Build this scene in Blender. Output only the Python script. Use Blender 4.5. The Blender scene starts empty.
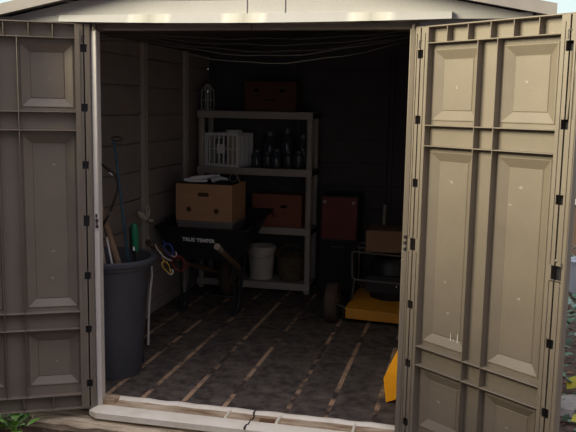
import bpy, bmesh, math, random
from mathutils import Vector, Matrix
random.seed(7)
S = bpy.context.scene
COL = S.collection
PI = math.pi

# ------------------------------------------------------------------ helpers
class MB:
    """collects shapes, links them as ONE mesh object"""
    def __init__(s): s.bm = bmesh.new()
    def face(s, vs, mat=0):
        f = s.bm.faces.new([s.bm.verts.new(Vector(v)) for v in vs]); f.material_index = mat; return f
    def box(s, x0, x1, y0, y1, z0, z1, mat=0, M=None):
        c = [Vector((x, y, z)) for z in (z0, z1) for y in (y0, y1) for x in (x0, x1)]
        if M is not None: c = [M @ v for v in c]
        v = [s.bm.verts.new(p) for p in c]
        for q in ((0,2,3,1),(4,5,7,6),(0,1,5,4),(2,6,7,3),(0,4,6,2),(1,3,7,5)):
            f = s.bm.faces.new([v[i] for i in q]); f.material_index = mat
        return s
    def hexa(s, bot, top, mat=0):
        v = [s.bm.verts.new(Vector(p)) for p in list(bot) + list(top)]; n = len(bot)
        fs = [s.bm.faces.new(v[:n][::-1]), s.bm.faces.new(v[n:])]
        for i in range(n):
            j = (i + 1) % n
            fs.append(s.bm.faces.new([v[i], v[j], v[n + j], v[n + i]]))
        for f in fs: f.material_index = mat
        return s
    def tube(s, pts, r, n=8, closed=False, mat=0):
        pts = [Vector(p) for p in pts]; N = len(pts); rings = []
        rr = r if isinstance(r, (list, tuple)) else [r] * N
        up = None
        for i, p in enumerate(pts):
            a = pts[(i - 1) % N] if (closed or i > 0) else p
            b = pts[(i + 1) % N] if (closed or i < N - 1) else p
            t = (b - a)
            t = t.normalized() if t.length > 1e-9 else Vector((0, 0, 1))
            if up is None:
                up = Vector((0, 0, 1)) if abs(t.z) < .9 else Vector((1, 0, 0))
            u = t.cross(up)
            if u.length < 1e-6: u = t.cross(Vector((0, 1, 0)))
            u.normalize(); w = u.cross(t).normalized(); up = w
            rings.append([s.bm.verts.new(p + (u * math.cos(2*PI*k/n) + w * math.sin(2*PI*k/n)) * rr[i]) for k in range(n)])
        for i in range(N if closed else N - 1):
            A, B = rings[i], rings[(i + 1) % N]
            for k in range(n):
                f = s.bm.faces.new([A[k], A[(k+1) % n], B[(k+1) % n], B[k]]); f.material_index = mat
        if not closed:
            f = s.bm.faces.new(rings[0][::-1]); f.material_index = mat
            f = s.bm.faces.new(rings[-1]); f.material_index = mat
        return s
    def lathe(s, prof, c=(0, 0, 0), n=32, mat=0, axis='z', wob=None):
        rings = []
        for (r, z) in prof:
            ring = []
            for k in range(n):
                a = 2*PI*k/n
                q = r * (wob(a, z) if wob else 1)
                if axis == 'z': p = (c[0] + q*math.cos(a), c[1] + q*math.sin(a), c[2] + z)
                elif axis == 'x': p = (c[0] + z, c[1] + q*math.cos(a), c[2] + q*math.sin(a))
                else: p = (c[0] + q*math.cos(a), c[1] + z, c[2] + q*math.sin(a))
                ring.append(s.bm.verts.new(p))
            rings.append(ring)
        for A, B in zip(rings, rings[1:]):
            for k in range(n):
                f = s.bm.faces.new([A[k], A[(k+1) % n], B[(k+1) % n], B[k]]); f.material_index = mat
        for R_ in (rings[0], rings[-1]):
            f = s.bm.faces.new(R_); f.material_index = mat
        return s
    def prism(s, poly, d0, d1, plane='xz', mat=0):
        def P(a, b, d):
            return (a, d, b) if plane == 'xz' else ((d, a, b) if plane == 'yz' else (a, b, d))
        v0 = [s.bm.verts.new(P(a, b, d0)) for a, b in poly]; v1 = [s.bm.verts.new(P(a, b, d1)) for a, b in poly]
        n = len(poly); fs = [s.bm.faces.new(v0), s.bm.faces.new(v1[::-1])]
        for i in range(n): fs.append(s.bm.faces.new([v0[i], v1[i], v1[(i+1) % n], v0[(i+1) % n]]))
        for f in fs: f.material_index = mat
        return s
    def leaf(s, c, L, W_, az, tilt, bend=.15, mat=0, roll=0):
        M = Matrix.Translation(Vector(c)) @ Matrix.Rotation(az, 4, 'Z') @ Matrix.Rotation(-tilt, 4, 'Y') @ Matrix.Rotation(roll, 4, 'X')
        t = [(0, 0), (.22, .36), (.5, .5), (.78, .32), (1, 0)]
        mid = [s.bm.verts.new(M @ Vector((x*L, 0, -bend*L*x*x))) for x, _ in t]
        lf = [s.bm.verts.new(M @ Vector((x*L, w*W_, -bend*L*x*x + .12*w*W_))) for x, w in t[1:4]]
        rt = [s.bm.verts.new(M @ Vector((x*L, -w*W_, -bend*L*x*x + .12*w*W_))) for x, w in t[1:4]]
        for side, fl in ((lf, 0), (rt, 1)):
            q = [[mid[0], mid[1], side[0]], [mid[1], mid[2], side[1], side[0]], [mid[2], mid[3], side[2], side[1]], [mid[3], mid[4], side[2]]]
            for a in q:
                f = s.bm.faces.new(a if not fl else a[::-1]); f.material_index = mat
        return s
    def build(s, name, mats, parent=None, origin=None, bevel=0, ang=35, recalc=True, seg=2):
        if recalc: bmesh.ops.recalc_face_normals(s.bm, faces=s.bm.faces[:])
        if origin is not None: bmesh.ops.translate(s.bm, verts=s.bm.verts[:], vec=-Vector(origin))
        me = bpy.data.meshes.new(name); s.bm.to_mesh(me); s.bm.free()
        for m in (mats if isinstance(mats, (list, tuple)) else [mats]): me.materials.append(m)
        for p in me.polygons: p.use_smooth = True
        try: me.set_sharp_from_angle(angle=math.radians(ang))
        except Exception: pass
        o = bpy.data.objects.new(name, me); COL.objects.link(o)
        if origin is not None: o.location = origin
        if parent is not None: o.parent = parent
        if bevel:
            b = o.modifiers.new('bevel', 'BEVEL'); b.width = bevel; b.segments = seg; b.limit_method = 'ANGLE'; b.angle_limit = math.radians(40)
        return o

def tag(o, label, cat, group=None, kind=None):
    o['label'] = label; o['category'] = cat
    if group: o['group'] = group
    if kind: o['kind'] = kind
    return o
def thing(name, label, cat, loc=(0, 0, 0), rz=0, group=None, kind=None):
    o = bpy.data.objects.new(name, None); COL.objects.link(o); o.location = loc; o.rotation_euler = (0, 0, rz)
    o.empty_display_size = .1
    return tag(o, label, cat, group, kind)
def lab(o, text): o['label'] = text; return o
def copy_thing(src, loc, label, rz=0, group=None):
    c = src.copy(); COL.objects.link(c); c.location = loc; c.rotation_euler = (0, 0, rz); c['label'] = label
    if group: c['group'] = group
    for ch in list(src.children):
        d = ch.copy(); COL.objects.link(d); d.parent = c
    return c

def spline(P, n=8):
    P = [Vector(p) for p in P]; out = []
    Q = [P[0]*2 - P[1]] + P + [P[-1]*2 - P[-2]]
    for i in range(1, len(Q) - 2):
        a, b, c, d = Q[i-1], Q[i], Q[i+1], Q[i+2]
        for k in range(n):
            t = k / n
            out.append(.5*((2*b) + (c - a)*t + (2*a - 5*b + 4*c - d)*t*t + (3*b - a - 3*c + d)*t**3))
    out.append(P[-1]); return out

# ------------------------------------------------------------------ materials
def mat(name, col, rough=.6, col2=None, scale=6, bump=0, bscale=40, metal=0, stretch=(1, 1, 1), mid=(.35, .7), spec=.5, speck=None, trans=0, detail=6):
    m = bpy.data.materials.new(name); m.use_nodes = True
    nt = m.node_tree; N = nt.nodes; L = nt.links; b = N['Principled BSDF']
    b.inputs['Roughness'].default_value = rough; b.inputs['Metallic'].default_value = metal
    b.inputs['Specular IOR Level'].default_value = spec
    b.inputs['Base Color'].default_value = (*col, 1)
    if trans: b.inputs['Transmission Weight'].default_value = trans
    tc = N.new('ShaderNodeTexCoord'); mp = N.new('ShaderNodeMapping'); mp.inputs['Scale'].default_value = stretch
    L.new(tc.outputs['Object'], mp.inputs['Vector'])
    last = None
    if col2 is not None:
        nz = N.new('ShaderNodeTexNoise'); nz.inputs['Scale'].default_value = scale; nz.inputs['Detail'].default_value = detail
        nz.inputs['Roughness'].default_value = .65
        L.new(mp.outputs['Vector'], nz.inputs['Vector'])
        rp = N.new('ShaderNodeValToRGB'); rp.color_ramp.elements[0].position = mid[0]; rp.color_ramp.elements[1].position = mid[1]
        rp.color_ramp.elements[0].color = (*col, 1); rp.color_ramp.elements[1].color = (*col2, 1)
        L.new(nz.outputs['Fac'], rp.inputs['Fac']); last = rp.outputs['Color']
    if speck is not None:
        sc, th, cs = speck[:3]
        n2 = N.new('ShaderNodeTexNoise'); n2.inputs['Scale'].default_value = sc; n2.inputs['Detail'].default_value = 3
        L.new(mp.outputs['Vector'], n2.inputs['Vector'])
        r2 = N.new('ShaderNodeValToRGB'); r2.color_ramp.elements[0].position = th; r2.color_ramp.elements[1].position = th + (speck[3] if len(speck) > 3 else .05)
        r2.color_ramp.elements[0].color = (0, 0, 0, 1); r2.color_ramp.elements[1].color = (1, 1, 1, 1)
        L.new(n2.outputs['Fac'], r2.inputs['Fac'])
        mx = N.new('ShaderNodeMix'); mx.data_type = 'RGBA'; L.new(r2.outputs['Color'], mx.inputs['Factor'])
        if last is not None: L.new(last, mx.inputs['A'])
        else: mx.inputs['A'].default_value = (*col, 1)
        mx.inputs['B'].default_value = (*cs, 1); last = mx.outputs['Result']
    if last is not None: L.new(last, b.inputs['Base Color'])
    if bump:
        n3 = N.new('ShaderNodeTexNoise'); n3.inputs['Scale'].default_value = bscale; n3.inputs['Detail'].default_value = 5
        L.new(mp.outputs['Vector'], n3.inputs['Vector'])
        bp = N.new('ShaderNodeBump'); bp.inputs['Strength'].default_value = bump; bp.inputs['Distance'].default_value = .01
        L.new(n3.outputs['Fac'], bp.inputs['Height']); L.new(bp.outputs['Normal'], b.inputs['Normal'])
    return m

M_tan = mat('taupe_plastic', (.198, .166, .126), .5, (.170, .142, .108), 5, .12, 160, speck=(38, .73, (.24, .205, .165)))
M_mark = mat('scuff_white', (.30, .27, .225), .7)
M_drip = mat('dried_white_paint', (.75, .72, .66), .6)
M_dark = mat('dark_plastic_and_shade', (.02, .02, .022), .5)
M_cream = mat('cream_plastic', (.42, .412, .405), .5, (.39, .38, .37), 4, .1, 120, mid=(.4, .75))
M_trim = mat('trim_plastic', (.66, .63, .57), .45, (.58, .55, .49), 8, .08, 90)
M_lip = mat('lip_plastic', (.375, .37, .365), .5, (.355, .35, .343), 5, .08, 90)
M_thr = mat('threshold_plastic', (.93, .88, .73), .5, (.78, .71, .55), 7, .15, 60, mid=(.45, .8))
M_dirt = mat('dirty_groove', (.80, .66, .46), .85, (.26, .16, .08), 7, .5, 50, stretch=(.6, 3, 3), mid=(.3, .65))
M_hole = mat('brown_hole_patch', (.16, .08, .04), .9)
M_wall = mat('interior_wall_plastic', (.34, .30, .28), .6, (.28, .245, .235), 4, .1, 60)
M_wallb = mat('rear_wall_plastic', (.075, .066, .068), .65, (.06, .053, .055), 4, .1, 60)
M_mat = mat('dark_floor_mat', (.050, .043, .038), .8, (.26, .215, .175), 15, .8, 30, mid=(.40, .95), speck=(6, .46, (.19, .155, .125), .40), detail=12, spec=.25)
M_strip = mat('wood_floor_seam', (.50, .33, .20), .8, (.05, .036, .03), 3.6, .3, 40, stretch=(1, 1, 1), mid=(.45, .56))
M_roof = mat('roof_panel', (.12, .115, .11), .7, (.09, .085, .083), 6)
M_fascia = mat('fascia_plastic', (.27, .25, .24), .6, (.22, .20, .19), 6)
M_screw = mat('steel_screw', (.7, .66, .6), .3, metal=1)
M_beam = mat('weathered_timber', (.78, .66, .46), .9, (.20, .14, .08), 5, .9, 30, stretch=(.6, 7, 7), mid=(.38, .66))
M_mulch = mat('mulch_soil', (.035, .022, .015), .95, (.11, .06, .04), 14, 1, 30, mid=(.35, .75))
M_leafd = [mat('dry_leaf_brown', (.17, .085, .045), .8, (.09, .05, .03), 12), mat('dry_leaf_tan', (.30, .20, .12), .8), mat('dry_leaf_red', (.16, .05, .03), .8), mat('dry_leaf_yellow', (.5, .36, .06), .7)]
M_green = mat('green_leaf', (.20, .42, .06), .45, (.13, .30, .04), 10)
M_ivy = [mat('ivy_leaf', (.035, .10, .05), .5), mat('ivy_leaf_pale', (.12, .19, .16), .5), mat('ivy_leaf_dark', (.02, .045, .025), .5)]
M_yel = mat('yellow_leaf', (.40, .34, .02), .6, (.28, .29, .03), 20)
M_stone = mat('grey_stone', (.24, .215, .2), .9, (.16, .145, .135), 15, .5, 40)
M_fence = mat('fence_wood', (.12, .08, .06), .85, (.07, .045, .035), 5, .4, 30, stretch=(4, 4, .5))
M_rail = mat('fence_rail_pale', (.45, .44, .44), .7)
M_pale = mat('pale_grey_plastic', (.55, .60, .66), .4)
M_black = mat('black_plastic', (.016, .016, .019), .45)
M_can = mat('black_can_plastic', (.075, .078, .092), .5, (.055, .058, .068), 6)
M_wood = mat('worn_wood_handle', (.25, .16, .10), .7, (.14, .09, .055), 8, stretch=(6, 6, 1))
M_woodl = mat('pale_wood_handle', (.36, .29, .22), .7)
M_blue = mat('blue_painted_handle', (.025, .085, .12), .5)
M_greenp = mat('green_grip', (.0, .12, .055), .5)
M_white = mat('white_tip', (.75, .75, .72), .4)
M_strap = mat('dark_leather_strap', (.022, .012, .010), .6)
M_chrome = mat('bright_metal', (.8, .78, .75), .25, metal=1)
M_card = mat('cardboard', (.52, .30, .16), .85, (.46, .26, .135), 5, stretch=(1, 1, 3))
M_cardin = mat('cardboard_inside_shade', (.09, .05, .03), .9)
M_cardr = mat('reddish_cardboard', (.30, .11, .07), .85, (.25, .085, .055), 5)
M_print = mat('black_print', (.02, .015, .015), .7)
M_shelf = mat('shelf_plastic', (.46, .42, .37), .55, (.38, .35, .31), 6)
M_crate = mat('white_crate_plastic', (.90, .90, .90), .5)
M_bucket = mat('white_bucket_plastic', (.62, .58, .52), .5)
M_basket = mat('brown_wicker', (.16, .12, .075), .85, (.07, .05, .03), 40, .8, 70)
M_jar = mat('blue_grey_glass', (.055, .075, .095), .15, (.03, .035, .045), 9)
M_lid = mat('dull_lid', (.09, .10, .11), .4, metal=.3)
M_cardd = mat('shaded_reddish_cardboard', (.12, .05, .04), .85, (.09, .04, .032), 5)  # darker copy of the reddish cardboard, paints the dimness of the top shelf
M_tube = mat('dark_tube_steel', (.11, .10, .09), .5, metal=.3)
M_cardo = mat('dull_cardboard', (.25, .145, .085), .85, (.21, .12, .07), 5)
M_cream2 = mat('cream_tub', (.62, .56, .40), .5)
M_grey = mat('grey_tub_plastic', (.22, .20, .19), .6)
M_blackm = mat('black_metal', (.03, .03, .032), .4, metal=.3)
M_greym = mat('dull_grey_metal', (.34, .32, .30), .45, metal=.6)
M_rubber = mat('dusty_rubber', (.10, .066, .048), .85, (.05, .035, .028), 14)
M_red = mat('dark_red_paint', (.20, .03, .022), .5, (.14, .022, .018), 6)
M_mow = mat('orange_yellow_enamel', (.72, .33, .03), .45, (.55, .24, .025), 6)
M_shov = mat('orange_shovel_plastic', (.92, .40, .004), .6, (.80, .31, .004), 8, spec=.15)
M_shovr = mat('shaded_orange_edge', (.38, .06, .01), .5)  # dark red paints the shade under the orange blade
M_wire = mat('grey_wire', (.11, .10, .095), .6)
M_txt = mat('white_lettering', (.85, .85, .85), .5)
M_cordb = mat('blue_cord', (.05, .10, .40), .5)
M_cordy = mat('yellow_cord', (.75, .50, .10), .5)
M_cordr = mat('red_cord', (.22, .03, .02), .5)
M_cordw = mat('white_cord', (.7, .68, .66), .5)
M_pod = mat('pale_green_pods', (.66, .64, .50), .6)
M_sack = mat('dark_bag_fabric', (.03, .026, .028), .9)

# ------------------------------------------------------------------ setting
W = 1.53; XL, XR = -.46, 2.0; YB = 3.08; RIDGE = 2.27
PX = W/2
def roofz(x): return RIDGE - .197*abs(x - PX)

# ground outside, gently uneven
g = MB(); nx, ny = 60, 60
gx = [-6 + 14*i/nx for i in range(nx+1)]; gy = [-6 + 16*j/ny for j in range(ny+1)]
vv = [[g.bm.verts.new((x, y, -.135 + .012*math.sin(x*5.1 + y*3)*math.cos(y*4.3 - x) + .028*(1 if y < .1 and x < 1.6 else 0))) for x in gx] for y in gy]
for j in range(ny):
    for i in range(nx): g.bm.faces.new([vv[j][i], vv[j][i+1], vv[j+1][i+1], vv[j+1][i]])
tag(g.build('ground', M_mulch), 'dark mulch and soil around the shed', 'ground', kind='structure')

# shed floor : dark mats with brown seam strips
f = MB()
seams = [-.27, -.04, .165, .395, .625, .957, 1.165, 1.41, 1.64, 1.86]
edges = [XL]
for s_ in seams: edges += [s_ - .013, s_ + .013]
edges.append(XR)
ycuts = [.125, .7, 1.3, 1.9, 2.5, YB]
for i in range(len(edges) - 1):
    strip = i % 2
    for y0, y1 in zip(ycuts, ycuts[1:]):
        f.face([(edges[i], y0, 0), (edges[i+1], y0, 0), (edges[i+1], y1, 0), (edges[i], y1, 0)], strip)
bmesh.ops.remove_doubles(f.bm, verts=f.bm.verts[:], dist=1e-5)
f.box(XL, XR, .125, YB, -.10, -.012)
tag(f.build('floor', [M_mat, M_strip], recalc=False), 'dark dusty shed floor with brown seams running to the back', 'floor', kind='structure')

# side and back walls : moulded plank boards with battens
def plankwall(name, label, horiz0, horiz1, place, battens, ztop, mw=None):
    mw = mw or M_wall
    w = MB(); zs = [-.10]
    z = .10
    while z < ztop - .05: zs.append(z); z += .1985
    zs.append(ztop)
    for z0, z1 in zip(zs, zs[1:]):                    # each moulded board laps the next
        a = [(horiz0, .0, z0), (horiz1, .0, z0), (horiz1, .010, z0), (horiz0, .010, z0)]
        w.hexa([place(horiz0, .010, z0 + .008), place(horiz1, .010, z0 + .008), place(horiz1, -.03, z0 + .008), place(horiz0, -.03, z0 + .008)],
               [place(horiz0, .006, z1), place(horiz1, .006, z1), place(horiz1, -.03, z1), place(horiz0, -.03, z1)])
        w.hexa([place(horiz0, -.014, z0), place(horiz1, -.014, z0), place(horiz1, -.03, z0), place(horiz0, -.03, z0)],
               [place(horiz0, -.014, z0 + .008), place(horiz1, -.014, z0 + .008), place(horiz1, -.03, z0 + .005), place(horiz0, -.03, z0 + .005)])
    o = w.build(name, mw); tag(o, label, 'wall', kind='structure')
    for b in battens:
        q = MB()
        for d in (-.022, .022):
            c = b + d
            q.hexa([place(c - .014, .0, -.0), place(c + .014, .0, -.0), place(c + .010, .034, -.0), place(c - .010, .034, -.0)],
                   [place(c - .014, .0, ztop), place(c + .014, .0, ztop), place(c + .010, .034, ztop), place(c - .010, .034, ztop)])
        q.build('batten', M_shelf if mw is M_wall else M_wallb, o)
    return o
plankwall('wall_left', 'taupe plank patterned inner wall on the left', 0, YB + .03, lambda h, d, z: (XL + d - .008, h, z), [.82, 1.62, 2.46], 2.0)
plankwall('wall_right', 'dark plank patterned inner wall on the right', 0, YB + .03, lambda h, d, z: (XR - d + .008, h, z), [.82, 1.62, 2.46], 2.0)
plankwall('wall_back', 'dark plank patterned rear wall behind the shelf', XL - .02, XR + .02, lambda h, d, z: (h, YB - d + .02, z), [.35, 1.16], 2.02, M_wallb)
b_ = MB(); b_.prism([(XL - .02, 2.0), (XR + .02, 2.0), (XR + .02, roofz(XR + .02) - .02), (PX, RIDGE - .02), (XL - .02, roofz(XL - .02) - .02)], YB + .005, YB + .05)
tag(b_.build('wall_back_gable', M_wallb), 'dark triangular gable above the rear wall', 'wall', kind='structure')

# front wall : side panels, header and seamed gable
wf = MB()
wf.box(XL - .06, -.035, .052, .09, -.06, 1.965); wf.box(W + .035, XR + .06, .052, .09, -.06, 1.965)
def gpoly(x0, x1, z0=1.99, drop=.035):
    p = [(x0, z0), (x1, z0), (x1, roofz(x1) - drop)]
    if x0 < PX < x1: p.append((PX, RIDGE - drop))
    p.append((x0, roofz(x0) - drop)); return p
cuts = [XL - .06, .775, .93, XR + .06]
wf.prism(gpoly(cuts[0], .772), -.004, .04); wf.prism(gpoly(.778, .955), -.004, .04); wf.prism(gpoly(.961, cuts[3]), -.004, .04)
wf.prism(gpoly(.76, .97), .002, .04)
wf.box(XL, .772, -.0065, -.003, 2.058, 2.062)
tag(wf.build('wall_front', M_cream, bevel=.002), 'cream plastic front wall and gable above the shed opening', 'wall', kind='structure')

def bowed(z0a, x): # lip sags a little in the middle
    return z0a - .011 - .012*(1 - ((x - PX)/.94)**2)
t = MB(); xs = [-.175 + i*(1.71 + .175)/16 for i in range(17)]
for x0, x1 in zip(xs, xs[1:]):
    if abs(x0 - .77) < .06: pass
    a0, a1 = bowed(1.972, x0), bowed(1.972, x1)
    t.hexa([(x0, -.046, a0), (x1, -.046, a1), (x1, .04, a1), (x0, .04, a0)], [(x0, -.030, 1.993), (x1, -.030, 1.993), (x1, .04, 1.999), (x0, .04, 1.999)])
bmesh.ops.remove_doubles(t.bm, verts=t.bm.verts[:], dist=1e-5)
t.box(XL - .08, -.175, -.012, .09, 1.964, 1.990); t.box(1.71, XR + .05, -.010, .09, 1.964, 1.990)
tag(t.build('trim_1', M_lip), 'pale raised lip running above the opening', 'trim', kind='structure')
t = MB()
for x0, x1 in ((-.035, .782), (.786, W + .035)):
    t.box(x0, x1, .036, .09, 1.925, 1.968)
tag(t.build('trim_2', M_tan, bevel=.002), 'shaded header strip under the pale lip', 'trim', kind='structure')
t = MB(); t.box(-.026, .0, .004, .014, -.01, 1.925); t.box(-.06, -.022, .014, .09, -.01, 1.925)
for z0, z1 in ((.0, .915), (.985, 1.92)): t.box(-.026, -.0005, .001, .006, z0, z1)
tag(t.build('trim_3', M_trim, bevel=.003), 'pale grey jamb on the left of the opening', 'jamb', kind='structure')
t = MB(); t.box(W, W + .026, .004, .014, -.01, 1.925); t.box(W + .022, W + .06, .014, .09, -.01, 1.925)
for z0, z1 in ((.0, .915), (.985, 1.92)): t.box(W + .0005, W + .026, .001, .006, z0, z1)
tag(t.build('trim_4', M_tan, bevel=.003), 'pale jamb on the right of the opening', 'jamb', kind='structure')

# threshold : front ledge, dirty trough, thin inner lip
t = MB(); xs = [-.062 + i*(W + .10)/30 for i in range(31)]
prof = [(.128, -.015), (.128, .008), (.112, .008), (.100, -.006), (.030, -.014), (.012, -.003), (-.042, -.008), (-.062, -.020), (-.060, -.052), (.128, -.060)]
mi = [0, 0, 0, 1, 1, 0, 0, 0, 0, 0]
rows = []
for x in xs:
    jig = .002*math.sin(x*37) + .0015*math.sin(x*91)
    tp = max(0, 1 - (x + .062)/.05)
    rows.append([t.bm.verts.new((x, y + (jig if y > .09 else 0) + (.04*tp*tp if y < 0 else 0), z + (jig*.5 if k in (1, 2) else 0) - (.012*tp*tp if y < .02 and z > -.03 else 0))) for k, (y, z) in enumerate(prof)])
for A, B in zip(rows, rows[1:]):
    for k in range(len(prof)):
        q = t.bm.faces.new([A[k], A[(k+1) % len(prof)], B[(k+1) % len(prof)], B[k]]); q.material_index = mi[k]
t.bm.faces.new(rows[0]); t.bm.faces.new(rows[-1])
t.box(-.03, .05, .04, .125, -.015, .012, 1)
for x in (.668, .935, 1.32): t.box(x, x + .012, .012, .105, -.012, .004, 0)
t.box(.845, .925, .035, .075, -.012, -.0085, 2)  # flat dark brown patch drawn for a hole in the groove
for k_, (xa, ya) in enumerate(((.80, .128), (.806, .09), (.797, .05), (.803, .01), (.796, -.03))): t.box(xa, xa + .006, ya - .042, ya, -.016, (.0095 if ya > .11 else -.004 if ya > .06 else -.0085 if ya > .02 else -.003), 3)
tag(t.build('trim_5', [M_thr, M_dirt, M_hole, M_dark]), 'whitish door sill with a dirty brown groove', 'sill', kind='structure')

# roof : two slopes with bargeboards
r = MB(); y0, y1 = -.07, YB + .15; ov = .10
for sgn in (-1, 1):
    xe = (XL - ov - .02) if sgn < 0 else (XR + ov + .03)
    ze = roofz(xe)
    r.hexa([(PX, y0, RIDGE - .03), (xe, y0, ze - .03), (xe, y1, ze - .03), (PX, y1, RIDGE - .03)], [(PX, y0, RIDGE + .012), (xe, y0, ze + .012), (xe, y1, ze + .012), (PX, y1, RIDGE + .012)])
tag(r.build('ceiling', M_roof), 'grey low pitched shed roof, dark inside', 'roof', kind='structure')
for i, sgn in enumerate((-1, 1)):
    r = MB(); xe = (XL - ov - .03) if sgn < 0 else (XR + ov + .04); ze = roofz(xe)
    r.hexa([(PX, y0 - .02, RIDGE - .04), (xe, y0 - .02, ze - .036), (xe, y0, ze - .036), (PX, y0, RIDGE - .04)],
           [(PX, y0 - .02, RIDGE + .016), (xe, y0 - .02, ze + .016), (xe, y0, ze + .016), (PX, y0, RIDGE + .016)])
    tag(r.build('trim_%d' % (6 + i), M_fascia), 'grey bargeboard along the %s roof slope' % ('left' if sgn < 0 else 'right'), 'trim', kind='structure')

# ------------------------------------------------------------------ doors
S2, S3, SD = .352, .450, .815
ZT, Z1, Z2, Z3, Z4, Z5, Z6, ZB = 1.930, 1.856, 1.497, 1.406, .479, .390, .035, -.042
HOLES = [.095, .385, .668, .952, 1.235, 1.520, 1.810]
DEP = .038
def make_door(name, label, loc, rz, m):
    d = thing(name, label, 'door', loc, rz, kind='structure')
    X = lambda s: m*s
    # skin with six recessed panels
    k = MB()
    sb = [.011, .090, .343, .459, .712, .785]; zb = [ZB, .085, .365, .50, 1.385, 1.517, 1.832, ZT]
    for i in range(5):
        for j in range(7):
            s0, s1, z0, z1 = sb[i], sb[i+1], zb[j], zb[j+1]
            rect = lambda ins, y: [(X(s0 + ins), y, z0 + ins), (X(s1 - ins), y, z0 + ins), (X(s1 - ins), y, z1 - ins), (X(s0 + ins), y, z1 - ins)]
            if i in (1, 3) and j in (1, 3, 5):
                R = [rect(0, DEP), rect(.003, DEP - .004), rect(.007, DEP - .004), rect(.046, DEP + .016), rect(.049, DEP + .013)]
                for A, B in zip(R, R[1:]):
                    for e in range(4): k.face([A[e], A[(e+1) % 4], B[(e+1) % 4], B[e]])
                k.face(R[-1])
            else: k.face(rect(0, DEP))
    bmesh.ops.remove_doubles(k.bm, verts=k.bm.verts[:], dist=1e-6)
    bmesh.ops.recalc_face_normals(k.bm, faces=k.bm.faces[:])
    for fc in k.bm.faces:
        if fc.normal.y > .3: fc.normal_flip()
    k.box(min(X(.011), X(.785)), max(X(.011), X(.785)), DEP + .019, DEP + .024, ZB, ZT)
    for (ps, pz) in ((.21, .225), (.58, .225), (.21, .80), (.58, .80), (.21, 1.25), (.58, 1.25), (.21, 1.665), (.58, 1.665), (.53, 1.20), (.235, .66)):   # pale moulding marks
        n = 9; cx, cz = ps + random.uniform(-.02, .02), pz + random.uniform(-.02, .02)
        k.face([(X(cx + math.cos(2*PI*q/n)*random.uniform(.003, .013)), DEP + .0115, cz + math.sin(2*PI*q/n)*random.uniform(.003, .009)) for q in range(n)], 1)
    if m > 0:
        for (ps, pz, h) in ((.245, .535, .040), (.262, .530, .018), (.285, .548, .03), (.250, .515, .012), (.272, .522, .012)):
            k.face([(X(ps - .003), DEP + .0115, pz - h/2), (X(ps + .003), DEP + .0115, pz - h/2), (X(ps + .001), DEP + .0115, pz + h), (X(ps - .001), DEP + .0115, pz + h)], 2)
    k.build('panel', [M_tan, M_mark, M_drip], d, recalc=False, ang=12)
    # stiles : hollow channels with square sockets and a groove
    def stile(nm, a, b, hc, big):
        q = MB(); g0, g1 = hc - .0035, hc + .0035
        sbr = sorted([a, hc - .016, g0, g1, hc + .016, b])
        zbr = [ZB]
        for h in HOLES:
            e = .028 if abs(h - .952) < .02 and big else .019
            zbr += [h - e, h + e]
        zbr += [HOLES[-1] + .050, ZT]
        for i in range(5):
            for j in range(len(zbr) - 1):
                hole = (j % 2 == 1 and j <= 13 and 1 <= i <= 3) or i == 2 or (j == 14 and i == 3 and False)
                if hole: continue
                if nm == 'latch_stile' and i == 4 and j == 7:
                    q.box(min(X(hc + .030), X(b)), max(X(hc + .030), X(b)), 0, .006, zbr[j], zbr[j+1]); continue
                q.box(min(X(sbr[i]), X(sbr[i+1])), max(X(sbr[i]), X(sbr[i+1])), 0, .006, zbr[j], zbr[j+1])
        bmesh.ops.remove_doubles(q.bm, verts=q.bm.verts[:], dist=1e-6)
        for s in (a, b): q.box(X(s) - .0025, X(s) + .0025, 0.0005, (.034 if s == SD else DEP + .02), ZB, ZT)
        if b == SD: q.box(min(X(.780), X(b)), max(X(.780), X(b)), .0335, .0365, ZB, ZT)
        q.box(min(X(hc - .017), X(hc + .032)), max(X(hc - .017), X(hc + .032)), .0305, .0325, ZB + .01, ZT - .01, 1)  # near-black sheet behind sockets and groove paints the shade inside them
        for o_ in (-.024, .023):
            for z0, z1 in ((ZB + .03, .918), (.986, ZT - .03)): q.box(X(hc + o_) - .0035, X(hc + o_) + .0035, -.004, .001, z0, z1)
        # slot bracket over the top socket
        q.box(X(hc) - .010, X(hc) - .006, -.0015, .002, 1.835, 1.868, 1); q.box(X(hc) - .010, X(hc) + .008, -.0015, .002, 1.866, 1.870, 1)
        return q.build(nm, [M_tan, M_dark], d)
    stile('hinge_stile', .011, .080, .040, True)
    ls = stile('latch_stile', .738, SD, .775, True)
    # flange on the free edge
    q = MB(); q.box(min(X(SD), X(SD + .012)), max(X(SD), X(SD + .006)), .003, .036, ZB, ZT); q.build('edge_flange', M_tan, d, bevel=.003)
    # rails and mullions are thin moulded fins
    for z in (Z1, Z2, Z3, Z4, Z5, Z6):
        q = MB(); q.box(min(X(.080), X(.738)), max(X(.080), X(.738)), .0, DEP, z - .0025, z + .0025); q.build('rail', M_tan, d, bevel=.0015, seg=1)
    for z in (ZT - .003, ZB + .003):
        q = MB(); q.box(min(X(.011), X(SD)), max(X(.011), X(SD)), .0, .036, z - .003, z + .003); q.build('edge_fin', M_tan, d, bevel=.0015, seg=1)
    for s in (S2, S3):
        q = MB(); q.box(X(s) - .002, X(s) + .002, .0, DEP, Z6, Z1); q.build('mullion', M_tan, d, bevel=.0015, seg=1)
    for s in (.185, .297, .412, .523, .638):
        q = MB(); q.box(X(s) - .002, X(s) + .002, .002, DEP, Z1, ZT); q.build('rib', M_tan, d, bevel=.001, seg=1)
    for s in (.225, .37, .51, .63):
        q = MB(); q.box(X(s) - .002, X(s) + .002, .002, DEP, ZB, Z6); q.build('rib', M_tan, d, bevel=.001, seg=1)
    # latch socket with screws on the free stile
    q = MB()
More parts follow.
